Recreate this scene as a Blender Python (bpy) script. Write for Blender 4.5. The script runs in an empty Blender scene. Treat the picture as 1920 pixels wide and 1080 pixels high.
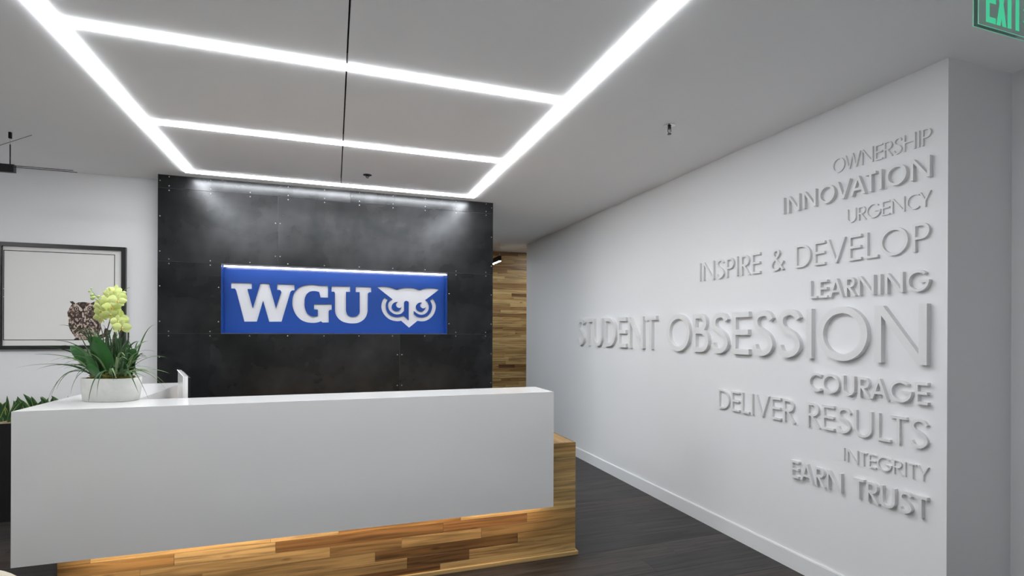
import bpy, bmesh, math, random
from mathutils import Vector, Matrix, Euler
random.seed(7)
C = bpy.context.scene.collection
S = bpy.context.scene
R = math.radians

# ------------------------------------------------------------------ camera, world, exposure
cam = bpy.data.cameras.new('camera'); co = bpy.data.objects.new('camera', cam); C.objects.link(co)
cam.sensor_width = 36.0; cam.lens = 36.0 * 980.5 / 1920; cam.shift_y = (620.74 - 540) / 1920
cam.clip_start = 0.02; cam.clip_end = 60
yaw, roll = R(18.835), R(0.2394)
fw = Vector((math.sin(yaw), math.cos(yaw), 0)); rt = Vector((math.cos(yaw), -math.sin(yaw), 0)); up = Vector((0, 0, 1))
r2 = rt * math.cos(roll) + up * math.sin(roll); u2 = up * math.cos(roll) - rt * math.sin(roll)
m = Matrix((r2, u2, -fw)).transposed().to_4x4(); m.translation = (0, 0, 1.4661)
co.matrix_world = m
S.camera = co
S.view_settings.view_transform = 'Standard'; S.view_settings.look = 'None'
S.view_settings.gamma = 1.0; S.view_settings.use_curve_mapping = False
S.view_settings.exposure = 0.0
S.cycles.max_bounces = 10; S.cycles.diffuse_bounces = 6; S.cycles.use_denoising = True
S.cycles.sample_clamp_indirect = 6
w = bpy.data.worlds.new('world'); S.world = w; w.use_nodes = True
w.node_tree.nodes['Background'].inputs[0].default_value = (0.5, 0.52, 0.55, 1)
w.node_tree.nodes['Background'].inputs[1].default_value = 0.15
STRIP = 36.0        # emission of the linear ceiling lights
ROOM_FILL = 48.0        # emission of the unseen fill panel added on the left
CORR_FILL = 38.0  # emission of the unseen fill panel added behind the steel wall

# ------------------------------------------------------------------ materials
def nmat(name):
    mt = bpy.data.materials.new(name); mt.use_nodes = True
    nt = mt.node_tree; return mt, nt, nt.nodes['Principled BSDF']
def paint(name, col, rough=0.6, metal=0.0, spec=0.5, bump=0.0, scale=60.0, var=0.0, coat=0.0):
    mt, nt, p = nmat(name)
    p.inputs['Base Color'].default_value = (*col, 1); p.inputs['Roughness'].default_value = rough
    p.inputs['Metallic'].default_value = metal; p.inputs['Specular IOR Level'].default_value = spec
    if coat: p.inputs['Coat Weight'].default_value = coat
    tc = nt.nodes.new('ShaderNodeTexCoord'); n = nt.nodes.new('ShaderNodeTexNoise')
    n.inputs['Scale'].default_value = scale; n.inputs['Detail'].default_value = 4
    nt.links.new(tc.outputs['Object'], n.inputs['Vector'])
    if bump:
        b = nt.nodes.new('ShaderNodeBump'); b.inputs['Strength'].default_value = bump; b.inputs['Distance'].default_value = 0.002
        nt.links.new(n.outputs['Fac'], b.inputs['Height']); nt.links.new(b.outputs['Normal'], p.inputs['Normal'])
    if var:
        mx = nt.nodes.new('ShaderNodeMix'); mx.data_type = 'RGBA'
        mx.inputs['A'].default_value = (*[c * (1 - var) for c in col], 1); mx.inputs['B'].default_value = (*[min(1, c * (1 + var)) for c in col], 1)
        nt.links.new(n.outputs['Fac'], mx.inputs['Factor']); nt.links.new(mx.outputs['Result'], p.inputs['Base Color'])
    return mt
def emit(name, col, s):
    mt, nt, p = nmat(name)
    p.inputs['Base Color'].default_value = (*col, 1)
    p.inputs['Emission Color'].default_value = (*col, 1); p.inputs['Emission Strength'].default_value = s
    return mt
def wood(name, cols, rough=0.45, grain=(1.2, 22, 22), knots=0.6, gdark=0.45, spec=0.4):
    """plank wood: a colour per piece, long grain and a few knots; object coordinates are in metres, grain runs along X"""
    mt, nt, p = nmat(name); L = nt.links.new; N = nt.nodes.new
    tc = N('ShaderNodeTexCoord'); oi = N('ShaderNodeObjectInfo')
    cr = N('ShaderNodeValToRGB'); cr.color_ramp.interpolation = 'LINEAR'
    els = cr.color_ramp.elements
    while len(els) < len(cols): els.new(0.5)
    for i, c in enumerate(cols):
        els[i].position = i / (len(cols) - 1); els[i].color = (*c, 1)
    L(oi.outputs['Random'], cr.inputs['Fac'])
    mul = N('ShaderNodeMath'); mul.operation = 'MULTIPLY'; mul.inputs[1].default_value = 37.0; L(oi.outputs['Random'], mul.inputs[0])
    add = N('ShaderNodeVectorMath'); add.operation = 'ADD'; L(tc.outputs['Object'], add.inputs[0]); L(mul.outputs[0], add.inputs[1])
    mp = N('ShaderNodeMapping'); mp.inputs['Scale'].default_value = grain; L(add.outputs[0], mp.inputs['Vector'])
    n = N('ShaderNodeTexNoise'); n.inputs['Scale'].default_value = 1.6; n.inputs['Detail'].default_value = 8; n.inputs['Distortion'].default_value = 0.8
    L(mp.outputs[0], n.inputs['Vector'])
    r1 = N('ShaderNodeValToRGB'); r1.color_ramp.elements[0].position = 0.33; r1.color_ramp.elements[0].color = (gdark, gdark, gdark, 1)
    r1.color_ramp.elements[1].position = 0.6; r1.color_ramp.elements[1].color = (1, 1, 1, 1); L(n.outputs['Fac'], r1.inputs['Fac'])
    mx = N('ShaderNodeMix'); mx.data_type = 'RGBA'; mx.blend_type = 'MULTIPLY'; mx.inputs['Factor'].default_value = 1
    L(cr.outputs['Color'], mx.inputs['A']); L(r1.outputs['Color'], mx.inputs['B'])
    v = N('ShaderNodeTexVoronoi'); v.inputs['Scale'].default_value = 1.0
    mp2 = N('ShaderNodeMapping'); mp2.inputs['Scale'].default_value = (3.0, 9, 9); L(add.outputs[0], mp2.inputs['Vector']); L(mp2.outputs[0], v.inputs['Vector'])
    r3 = N('ShaderNodeValToRGB'); r3.color_ramp.elements[0].position = 0.03; r3.color_ramp.elements[0].color = (0.25, 0.18, 0.13, 1)
    r3.color_ramp.elements[1].position = 0.12; r3.color_ramp.elements[1].color = (1, 1, 1, 1); L(v.outputs['Distance'], r3.inputs['Fac'])
    m3 = N('ShaderNodeMix'); m3.data_type = 'RGBA'; m3.blend_type = 'MULTIPLY'; m3.inputs['Factor'].default_value = knots
    L(mx.outputs['Result'], m3.inputs['A']); L(r3.outputs['Color'], m3.inputs['B'])
    L(m3.outputs['Result'], p.inputs['Base Color'])
    p.inputs['Roughness'].default_value = rough; p.inputs['Specular IOR Level'].default_value = spec
    b = N('ShaderNodeBump'); b.inputs['Strength'].default_value = 0.15; b.inputs['Distance'].default_value = 0.002
    L(n.outputs['Fac'], b.inputs['Height']); L(b.outputs['Normal'], p.inputs['Normal'])
    return mt

M = {}
M['wall'] = paint('wall_paint', (0.80, 0.805, 0.82), 0.65, bump=0.03, scale=300, spec=0.3)
M['wall_dim'] = M['wall']
M['ceil'] = paint('ceiling_paint', (0.92, 0.93, 0.945), 0.8, bump=0.02, scale=300, spec=0.2)
M['letter'] = paint('letter_paint', (0.76, 0.76, 0.765), 0.45, spec=0.4)
M['base'] = paint('baseboard_paint', (0.80, 0.81, 0.83), 0.35, spec=0.5)
M['quartz'] = paint('white_quartz', (0.79, 0.79, 0.79), 0.10, bump=0.0, scale=3, var=0.015)
M['floor'] = wood('dark_oak', [(0.032, 0.029, 0.029), (0.045, 0.038, 0.036), (0.056, 0.048, 0.045), (0.050, 0.036, 0.031)], 0.45, (1.3, 20, 20), 0.45, 0.22)
M['under'] = paint('dark_subfloor', (0.012, 0.011, 0.010), 0.8)
M['plank'] = wood('honey_hardwood', [(0.15, 0.070, 0.032), (0.40, 0.225, 0.080), (0.55, 0.35, 0.14), (0.66, 0.46, 0.21), (0.58, 0.39, 0.155), (0.26, 0.125, 0.048), (0.50, 0.30, 0.108), (0.62, 0.42, 0.18)], 0.4, (1.2, 30, 30), 0.8, 0.42, 0.4)
M['trim_wood'] = wood('trim_wood', [(0.62, 0.43, 0.18), (0.66, 0.46, 0.20)], 0.35, (1.2, 30, 30), 0.1, 0.7)
M['led_back'] = emit('back_panel_led', (1, 1, 1), 9.0)
M['led'] = emit('white_led', (0.955, 0.98, 1.0), STRIP)
M['led_sign'] = emit('sign_led', (0.95, 0.97, 1.0), 15.0)
M['led_warm'] = emit('warm_led', (1.0, 0.78, 0.58), 24.0)
M['led_room'] = emit('room_panel', (1, 0.99, 0.97), ROOM_FILL)
M['led_corr'] = emit('corridor_led', (0.86, 0.94, 1.0), CORR_FILL)
M['led_far'] = emit('far_led', (0.92, 0.96, 1.0), 16.0)
M['alu'] = paint('light_trim', (0.55, 0.55, 0.55), 0.4, 0.6)
M['gap'] = paint('dark_reveal', (0.01, 0.01, 0.01), 0.9)
M['black'] = paint('black_metal', (0.007, 0.007, 0.007), 0.5, spec=0.25)
M['core'] = paint('seam_backing', (0.14, 0.14, 0.145), 0.5)  # lighter grey stands in for the highlight along the panel seams
M['rivet'] = paint('rivet_steel', (0.45, 0.46, 0.48), 0.3, 1.0)
M['chrome'] = paint('chrome', (0.55, 0.55, 0.55), 0.2, 1.0)
M['sprk'] = paint('dark_bronze', (0.06, 0.06, 0.06), 0.35, 0.8)
M['blue'] = paint('blue_acrylic', (0.010, 0.055, 0.27), 0.22, spec=0.5)
M['signwhite'] = paint('sign_white', (0.64, 0.65, 0.68), 0.5)
M['paper'] = paint('paper', (0.77, 0.765, 0.745), 0.6)
M['ink'] = paint('ink_line', (0.015, 0.014, 0.013), 0.6)
M['frame'] = paint('black_frame', (0.010, 0.010, 0.011), 0.35)
M['pot'] = paint('washed_ceramic', (0.60, 0.60, 0.575), 0.8, bump=0.6, scale=25, var=0.12)
M['moss'] = paint('moss', (0.15, 0.14, 0.03), 0.9, bump=1.0, scale=120, var=0.6)
M['mulch'] = paint('tan_moss', (0.30, 0.24, 0.16), 0.95, bump=1.0, scale=80, var=0.5)
M['planter'] = paint('planter_black', (0.007, 0.007, 0.007), 0.6, spec=0.25)
M['stem'] = paint('flower_stem', (0.05, 0.045, 0.022), 0.6)
M['greenstem'] = paint('green_stem', (0.16, 0.26, 0.08), 0.5)
M['blade'] = paint('grass_blade', (0.035, 0.095, 0.030), 0.4, var=0.5, scale=30)
M['blade_pale'] = paint('pale_grass_blade', (0.20, 0.29, 0.13), 0.45, var=0.3, scale=30)
M['broad'] = paint('broad_leaf', (0.026, 0.105, 0.022), 0.3, var=0.3, scale=14)
M['petal'] = paint('lime_petal', (0.70, 0.78, 0.30), 0.5, var=0.12, scale=40)
M['petal_c'] = paint('orange_lip', (0.85, 0.42, 0.05), 0.5)
M['bud'] = paint('lime_bud', (0.48, 0.60, 0.22), 0.5)
M['rug'] = paint('pale_rug', (0.60, 0.59, 0.58), 0.95, bump=0.8, scale=150, var=0.08)  # for the added rug that bounces light to the ceiling
M['fabric'] = paint('beige_boucle', (0.52, 0.47, 0.38), 0.95, bump=1.0, scale=220, var=0.15)
for k in ('petal',):
    M[k].node_tree.nodes['Principled BSDF'].inputs['Subsurface Weight'].default_value = 0.15
    M[k].node_tree.nodes['Principled BSDF'].inputs['Subsurface Radius'].default_value = (0.01, 0.01, 0.005)

# blackened steel
mt, nt, p = nmat('blackened_steel'); L = nt.links.new; N = nt.nodes.new
tc = N('ShaderNodeTexCoord'); n1 = N('ShaderNodeTexNoise'); n1.inputs['Scale'].default_value = 2.4; n1.inputs['Detail'].default_value = 3; n1.inputs['Roughness'].default_value = 0.6
L(tc.outputs['Object'], n1.inputs['Vector'])
mp = N('ShaderNodeMapping'); mp.inputs['Scale'].default_value = (60, 60, 4); L(tc.outputs['Object'], mp.inputs['Vector'])
n2 = N('ShaderNodeTexNoise'); n2.inputs['Scale'].default_value = 1.0; n2.inputs['Detail'].default_value = 3; L(mp.outputs[0], n2.inputs['Vector'])
cr = N('ShaderNodeValToRGB'); cr.color_ramp.elements[0].position = 0.3; cr.color_ramp.elements[0].color = (0.025, 0.026, 0.027, 1)
cr.color_ramp.elements[1].position = 0.75; cr.color_ramp.elements[1].color = (0.066, 0.067, 0.070, 1); L(n1.outputs['Fac'], cr.inputs['Fac'])
L(cr.outputs['Color'], p.inputs['Base Color'])
mr = N('ShaderNodeMapRange'); mr.inputs['To Min'].default_value = 0.24; mr.inputs['To Max'].default_value = 0.31; L(n1.outputs['Fac'], mr.inputs['Value'])
L(mr.outputs['Result'], p.inputs['Roughness'])
b = N('ShaderNodeBump'); b.inputs['Strength'].default_value = 0.05; b.inputs['Distance'].default_value = 0.001; L(n2.outputs['Fac'], b.inputs['Height']); L(b.outputs['Normal'], p.inputs['Normal'])
p.inputs['Metallic'].default_value = 0.9; p.inputs['Specular IOR Level'].default_value = 0.5
M['steel'] = mt

# snake plant leaf: dark centre with yellow margins (UV x across the leaf)
mt, nt, p = nmat('snake_leaf'); L = nt.links.new; N = nt.nodes.new
uv = N('ShaderNodeUVMap'); uv.uv_map = 'UVMap'; sx = N('ShaderNodeSeparateXYZ'); L(uv.outputs['UV'], sx.inputs[0])
cr = N('ShaderNodeValToRGB'); cr.color_ramp.interpolation = 'CONSTANT'
e = cr.color_ramp.elements; e[0].position = 0; e[0].color = (0.27, 0.34, 0.09, 1); e[1].position = 0.09; e[1].color = (0.018, 0.060, 0.020, 1)
q = e.new(0.91); q.color = (0.27, 0.34, 0.09, 1); L(sx.outputs['X'], cr.inputs['Fac'])
wv = N('ShaderNodeTexNoise'); wv.inputs['Scale'].default_value = 1; mp = N('ShaderNodeMapping'); mp.inputs['Scale'].default_value = (3, 22, 1); L(uv.outputs['UV'], mp.inputs['Vector']); L(mp.outputs[0], wv.inputs['Vector'])
m_ = N('ShaderNodeMix'); m_.data_type = 'RGBA'; m_.blend_type = 'ADD'; m_.inputs['B'].default_value = (0.015, 0.04, 0.012, 1)
r_ = N('ShaderNodeValToRGB'); r_.color_ramp.elements[0].position = 0.5; r_.color_ramp.elements[1].position = 0.6; L(wv.outputs['Fac'], r_.inputs['Fac']); L(r_.outputs['Color'], m_.inputs['Factor'])
L(cr.outputs['Color'], m_.inputs['A']); L(m_.outputs['Result'], p.inputs['Base Color']); p.inputs['Roughness'].default_value = 0.4
M['snake'] = mt

# printed picture (colour stored per face: flat print)
mt, nt, p = nmat('printed_ink'); N = nt.nodes.new; a_ = N('ShaderNodeVertexColor'); a_.layer_name = 'print'
nt.links.new(a_.outputs['Color'], p.inputs['Base Color']); p.inputs['Roughness'].default_value = 0.6
M['print'] = mt
# exit sign materials
mt, nt, p = nmat('edge_lit_glass'); p.inputs['Base Color'].default_value = (0.62, 0.80, 0.74, 1); p.inputs['Roughness'].default_value = 0.05
p.inputs['Transmission Weight'].default_value = 0.92; p.inputs['IOR'].default_value = 1.2
M['glass'] = mt
M['glow_green'] = emit('lit_green', (0.055, 0.56, 0.30), 0.75)
M['edge_green'] = emit('lit_edge', (0.16, 0.52, 0.38), 0.5)

# ------------------------------------------------------------------ builders
def link(name, bm, mat, parent=None, kind=None, smooth=False):
    me = bpy.data.meshes.new(name); bm.normal_update(); bm.to_mesh(me); bm.free()
    if mat: me.materials.append(mat)
    if smooth:
        for f in me.polygons: f.use_smooth = True
    o = bpy.data.objects.new(name, me); C.objects.link(o)
    if parent is not None: o.parent = parent
    if kind: o['kind'] = kind
    return o
def empty(name, label, cat, loc=(0, 0, 0), group=None, rz=0):
    o = bpy.data.objects.new(name, None); C.objects.link(o); o.location = loc; o.rotation_euler = (0, 0, rz)
    o.empty_display_size = 0.1; o['label'] = label; o['category'] = cat
    if group: o['group'] = group
    return o
def box(bm, x0, x1, y0, y1, z0, z1):
    v = [bm.verts.new(p) for p in ((x0, y0, z0), (x1, y0, z0), (x1, y1, z0), (x0, y1, z0), (x0, y0, z1), (x1, y0, z1), (x1, y1, z1), (x0, y1, z1))]
    for f in ((0, 3, 2, 1), (4, 5, 6, 7), (0, 1, 5, 4), (1, 2, 6, 5), (2, 3, 7, 6), (3, 0, 4, 7)): bm.faces.new([v[i] for i in f])
def B(*bs):
    bm = bmesh.new()
    for b_ in bs: box(bm, *b_)
    return bm
def cbox(name, b_, mat, parent=None, bevel=0.0, off=(0, 0, 0)):
    """a box object whose origin is its own centre (world numbers given, parent at off)"""
    x0, x1, y0, y1, z0, z1 = b_; c = ((x0 + x1) / 2, (y0 + y1) / 2, (z0 + z1) / 2)
    bm = B((x0 - c[0], x1 - c[0], y0 - c[1], y1 - c[1], z0 - c[2], z1 - c[2]))
    if bevel: bmesh.ops.bevel(bm, geom=bm.edges[:], offset=bevel, segments=1, affect='EDGES')
    o = link(name, bm, mat, parent); o.location = (c[0] - off[0], c[1] - off[1], c[2] - off[2])
    return o
def struct(name, bm, mat): return link(name, bm, mat, None, 'structure')
def tube(bm, pts, rad, n=8, cap=True):
    pts = [Vector(p) for p in pts]; rings = []
    for i, p in enumerate(pts):
        t = (pts[min(i + 1, len(pts) - 1)] - pts[max(i - 1, 0)]).normalized()
        a = Vector((0, 0, 1)) if abs(t.z) < 0.9 else Vector((1, 0, 0))
        x = t.cross(a).normalized(); y = t.cross(x)
        r = rad[i] if isinstance(rad, (list, tuple)) else rad
        rings.append([bm.verts.new(p + (x * math.cos(2 * math.pi * k / n) + y * math.sin(2 * math.pi * k / n)) * r) for k in range(n)])
    for a, b_ in zip(rings, rings[1:]):
        for k in range(n): bm.faces.new((a[k], a[(k + 1) % n], b_[(k + 1) % n], b_[k]))
    if cap: bm.faces.new(rings[0][::-1]); bm.faces.new(rings[-1])
def lathe(bm, prof, n=24, cx=0, cy=0, sx=1, sy=1, power=2.0):
    rings = []
    for r, z in prof:
        ring = []
        for k in range(n):
            a = 2 * math.pi * k / n; c, s = math.cos(a), math.sin(a)
            c = math.copysign(abs(c) ** (2 / power), c); s = math.copysign(abs(s) ** (2 / power), s)
            ring.append(bm.verts.new((cx + r * sx * c, cy + r * sy * s, z)))
        rings.append(ring)
    for a, b_ in zip(rings, rings[1:]):
        for k in range(n): bm.faces.new((a[k], a[(k + 1) % n], b_[(k + 1) % n], b_[k]))
    bm.faces.new(rings[0][::-1]); bm.faces.new(rings[-1])
def curve_mesh(name, loops, depth, mat, parent=None, loc=(0, 0, 0)):
    """flat outline(s) with holes in the X-Z plane, front face at local y=-depth/2.. extruded along Y"""
    cu = bpy.data.curves.new(name, 'CURVE'); cu.dimensions = '2D'; cu.fill_mode = 'BOTH'; cu.extrude = depth / 2
    for lp in loops:
        sp = cu.splines.new('POLY'); sp.points.add(len(lp) - 1); sp.use_cyclic_u = True
        for i, (x, z) in enumerate(lp): sp.points[i].co = (x, z, 0, 1)
    tmp = bpy.data.objects.new('tmp', cu); C.objects.link(tmp)
    dg = bpy.context.evaluated_depsgraph_get(); me = bpy.data.meshes.new_from_object(tmp.evaluated_get(dg))
    bpy.data.objects.remove(tmp); bpy.data.curves.remove(cu)
    me.transform(Matrix.Rotation(R(90), 4, 'X')); me.name = name; me.materials.clear(); me.materials.append(mat)
    for f in me.polygons: f.use_smooth = False
    o = bpy.data.objects.new(name, me); C.objects.link(o); o.location = loc
    if parent is not None: o.parent = parent
    return o

# ------------------------------------------------------------------ room shell
H = 2.75; XW = 2.705; YB = 5.025; YL = 5.21
XL0, XL1, XR0, XR1, XJ0, XJ1 = -1.147, -1.083, 1.207, 1.276, 0.0515, 0.0595
BAR = [(1.554, 1.617), (2.641, 2.703), (3.737, 3.802), (4.820, 4.886)]
Y0, Y1 = BAR[0][0], BAR[-1][1]
ceiling = struct('ceiling', B((-5, XL0, -3, 7.27, H, H + .15), (XR1, 6, -3, 7.27, H, H + .15), (XL0, XR1, -3, Y0, H, H + .15), (XL0, XR1, Y1, 7.27, H, H + .15)), M['ceil'])
for i in range(len(BAR) - 1):                                   # plasterboard fields between the light lines, split by a dark reveal
    for xa, xb in ((XL1, XJ0), (XJ1, XR0)):
        cbox('ceiling_panel', (xa, xb, BAR[i][1], BAR[i + 1][0], H, H + .05), M['ceil'], ceiling)
link('reveal', B((XJ0 - .01, XJ1 + .01, Y0, Y1, H + .051, H + .06)), M['gap'], ceiling)
floor = struct('floor', B((-5, 6, -3, 9.2, -0.06, -0.012)), M['under'])
rf = random.Random(3)
PW = 0.185; y = 0.6 - PW; k = 0; pieces = []
stuff = bmesh.new()
rows = []
y = -3.0
while y < 9.2:
    x = -5 - rf.random() * 1.8
    while x < 6:
        ln = rf.uniform(1.3, 2.1); xa, xb = max(x, -5), min(x + ln, 6)
        if xb - xa > 0.05: rows.append((xa, xb, y, min(y + PW, 9.2)))
        x += ln
    y += PW
for (xa, xb, ya, yb) in rows:
    g = 0.0004; vis = 1.6 < ya < 7.6 and xb > -3.2 and xa < 3.0 and not (ya > 5.3 and xb < 1.2)
    if vis: cbox('plank', (xa + g, xb - g, ya + g, yb - g, -0.012, 0.0), M['floor'], floor, bevel=0.0006)
    else: box(stuff, xa + g, xb - g, ya + g, yb - g, -0.012, 0.0)
link('plank', stuff, M['floor'], floor, 'stuff')

struct('wall_right', B((XW, 3.35, 1.65, 7.27, 0, H)), M['wall'])
struct('wall_right_front', B((3.17, 3.35, -3, 1.65, 0, H)), M['wall'])
struct('wall_left', B((-5, -1.377, YL, YL + .12, 0, H)), M['wall'])
struct('wall_left_side', B((-5.12, -5, -3, 9.2, 0, 3.0)), M['wall'])
struct('wall_behind', B((-5, 6, -3.12, -3, 0, 3.0)), M['wall'])
struct('wall_right_side', B((6, 6.12, -3, 9.2, 0, 3.0)), M['wall'])
struct('baseboard_right', B((XW - .014, XW, 1.65, 7.27, 0, .103), (XW - .010, XW, 1.65, 7.27, .103, .108)), M['base'])
struct('baseboard_corner', B((XW - .014, 3.17, 1.636, 1.65, 0, .103)), M['base'])
struct('baseboard_left', B((-5, -1.385, YL - .014, YL, 0, .103)), M['base'])
# space beyond: raised tile ceiling and wood clad wall
fc = struct('ceiling_beyond', B((-5, 6, 7.27, 9.2, 2.93, 3.0), (-5, 6, 7.255, 7.27, H + .15, 3.0)), M['ceil'])
for ix in range(-8, 10):
    for iy in range(3):
        xa, ya = ix * .61, 7.27 + iy * .61
        cbox('ceiling_tile', (xa + .004, xa + .606, ya + .004, min(ya + .606, 9.0), 2.9, 2.93), M['ceil'], fc)
ww = struct('wall_far', B((-5, 6, 9.02, 9.2, 0, 3.0)), M['gap'])
rw = random.Random(11); z = 0.0; RH = .0615; wst = bmesh.new()
while z < 2.9:
    x = 2.2 - rw.random() * .7
    z1 = min(z + RH, 2.9)
    while x < 3.7:
        ln = rw.uniform(.3, .95)
        cbox('plank', (x + .0006, min(x + ln, 3.7) - .0006, 9.0 - rw.choice((0, .001, .002)), 9.02, z + .0006, z1 - .0006), M['plank'], ww)
        x += ln
    box(wst, -5, 2.2 - .7, 9.0, 9.02, z + .0006, z1 - .0006); box(wst, 3.7, 6, 9.0, 9.02, z + .0006, z1 - .0006)
    z = z1
link('plank', wst, M['plank'], ww, 'stuff')

# ------------------------------------------------------------------ blackened steel feature wall
XA, XB = -1.377, 1.509
SX0, SX1, SZ0, SZ1 = -.909, 1.0445, 1.4375, 2.0215   # sign opening
Yc = YB + .003
wb = struct('wall_back', B((XA, SX0, Yc, YB + .25, 0, H), (SX1, XB, Yc, YB + .25, 0, H), (SX0, SX1, Yc, YB + .25, 0, SZ0), (SX0, SX1, Yc, YB + .25, SZ1, H), (SX0, SX1, YB + .16, YB + .25, SZ0, SZ1)), M['core'])
g = .001
Z1, Z2, Z3, Z4 = 2.640, 2.0325, 1.4335, .835
def sheet(x0, x1, z0, z1, riv):
    p_ = cbox('steel_panel', (x0 + g, x1 - g, YB, Yc, z0 + g, z1 - g), M['steel'], wb, bevel=.0006)
    for (rx, rz) in riv:
        bm = bmesh.new(); lathe(bm, [(.0052, 0), (.0052, .0012), (.0038, .0030), (.0012, .0038)], 8)
        o = link('rivet', bm, M['rivet'], p_, smooth=True); o.rotation_euler = (R(90), 0, 0)
        o.location = (rx - (x0 + x1) / 2, YB - (YB + Yc) / 2, rz - (z0 + z1) / 2)
CX = [-1.296 + .3035 * k for k in range(10)]
EZ = [2.405, 2.115, 1.827, 1.535, 1.238, .948]
def row(x0, x1, z0, z1, top=True, bot=True, le=None, ri=None, rz=()):
    rv = []
    for x in CX:
        if x0 + .01 < x < x1 - .01:
            if top and top is not True: rv.append((x, top))
            elif top: rv.append((x, z1 - .0185))
            if bot: rv.append((x, z0 + .0185))
    for q_ in (rz or [e_ for e_ in EZ if z0 + .03 < e_ < z1 - .03]):
        if le: rv.append((x0 + le, q_))
        if ri: rv.append((x1 - ri, q_))
    sheet(x0, x1, z0, z1, rv)
row(XA, .139, Z1, H - .002, top=2.734, le=.016, ri=.019, rz=(2.698,))
row(.139, XB, Z1, H - .002, top=2.734, le=.019, ri=.016, rz=(2.698,))
row(XA, -.468, Z2, Z1, le=.016, ri=.019); row(-.468, XB, Z2, Z1, le=.019, ri=.016)
row(XA, SX0, Z3, Z2, le=.017, ri=.02); row(SX1, XB, Z3, Z2, le=.02, ri=.016)
row(XA, .592, Z4, Z3, le=.016, ri=.021); row(.592, XB, Z4, Z3, le=.021, ri=.016)
row(XA, -.468, .235, Z4, le=.016, ri=.019); row(-.468, XB, .235, Z4, le=.019, ri=.016)
row(XA, .592, .002, .235, le=.016, ri=.021, rz=(.11,)); row(.592, XB, .002, .235, le=.021, ri=.016, rz=(.11,))

# ------------------------------------------------------------------ blue sign in its recess
L_W = [(-0.851,1.880),(-0.687,1.882),(-0.687,1.829),(-0.722,1.828),(-0.679,1.658),(-0.618,1.882),(-0.549,1.882),(-0.490,1.660),(-0.447,1.810),(-0.457,1.827),(-0.483,1.828),(-0.483,1.880),(-0.338,1.879),(-0.337,1.828),(-0.360,1.825),(-0.372,1.809),(-0.444,1.542),(-0.546,1.541),(-0.596,1.727),(-0.645,1.541),(-0.746,1.540),(-0.811,1.811),(-0.821,1.829),(-0.851,1.829)]
L_G = [(-0.050,1.878),(-0.050,1.768),(-0.115,1.768),(-0.127,1.818),(-0.156,1.825),(-0.184,1.825),(-0.211,1.817),(-0.232,1.798),(-0.247,1.768),(-0.252,1.720),(-0.250,1.676),(-0.239,1.640),(-0.224,1.614),(-0.203,1.598),(-0.183,1.593),(-0.155,1.594),(-0.138,1.599),(-0.138,1.655),(-0.171,1.658),(-0.171,1.705),(-0.018,1.708),(-0.018,1.657),(-0.035,1.655),(-0.044,1.645),(-0.043,1.539),(-0.094,1.538),(-0.110,1.549),(-0.141,1.538),(-0.189,1.534),(-0.238,1.541),(-0.279,1.559),(-0.316,1.595),(-0.340,1.638),(-0.354,1.689),(-0.355,1.733),(-0.349,1.777),(-0.331,1.817),(-0.300,1.851),(-0.259,1.872),(-0.211,1.882),(-0.163,1.882),(-0.115,1.877)]
L_U = [(-0.020,1.876),(0.145,1.878),(0.145,1.827),(0.108,1.826),(0.109,1.661),(0.114,1.631),(0.127,1.608),(0.149,1.596),(0.178,1.595),(0.207,1.602),(0.225,1.621),(0.232,1.655),(0.231,1.827),(0.195,1.827),(0.195,1.878),(0.335,1.878),(0.336,1.829),(0.316,1.827),(0.305,1.816),(0.305,1.664),(0.300,1.626),(0.284,1.587),(0.254,1.557),(0.214,1.537),(0.171,1.532),(0.120,1.536),(0.074,1.551),(0.038,1.581),(0.016,1.622),(0.011,1.659),(0.010,1.812),(0.002,1.825),(-0.020,1.824)]
L_OWL = [(0.390,1.879),(0.421,1.885),(0.459,1.886),(0.498,1.883),(0.537,1.872),(0.576,1.859),(0.606,1.871),(0.645,1.879),(0.685,1.881),(0.725,1.880),(0.765,1.872),(0.795,1.861),(0.826,1.874),(0.866,1.883),(0.912,1.885),(0.953,1.883),(0.987,1.874),(0.849,1.766),(0.872,1.746),(0.884,1.715),(0.885,1.685),(0.872,1.654),(0.847,1.631),(0.817,1.622),(0.786,1.626),(0.761,1.640),(0.738,1.657),(0.739,1.628),(0.761,1.609),(0.797,1.598),(0.832,1.599),(0.867,1.613),(0.895,1.639),(0.913,1.675),(0.917,1.706),(0.910,1.736),(0.895,1.763),(0.922,1.784),(0.941,1.757),(0.953,1.722),(0.953,1.686),(0.941,1.645),(0.919,1.609),(0.888,1.581),(0.852,1.563),(0.817,1.558),(0.774,1.562),(0.693,1.495),(0.617,1.561),(0.588,1.557),(0.548,1.560),(0.509,1.573),(0.475,1.598),(0.451,1.628),(0.435,1.662),(0.430,1.701),(0.436,1.736),(0.448,1.764),(0.462,1.782),(0.491,1.762),(0.479,1.742),(0.472,1.712),(0.475,1.673),(0.490,1.638),(0.514,1.614),(0.543,1.601),(0.578,1.598),(0.612,1.602),(0.639,1.611),(0.689,1.567),(0.688,1.737),(0.683,1.749),(0.668,1.756),(0.653,1.751),(0.645,1.736),(0.645,1.661),(0.636,1.648),(0.617,1.631),(0.587,1.622),(0.558,1.624),(0.528,1.639),(0.504,1.663),(0.494,1.693),(0.495,1.723),(0.509,1.750),(0.535,1.766)]
L_PUPIL_A = [(0.587,1.742),(0.562,1.740),(0.540,1.726),(0.528,1.703),(0.529,1.679),(0.543,1.661),(0.565,1.653),(0.592,1.657),(0.612,1.672),(0.621,1.695),(0.609,1.685),(0.592,1.685),(0.575,1.694),(0.567,1.712),(0.572,1.729)]
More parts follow.
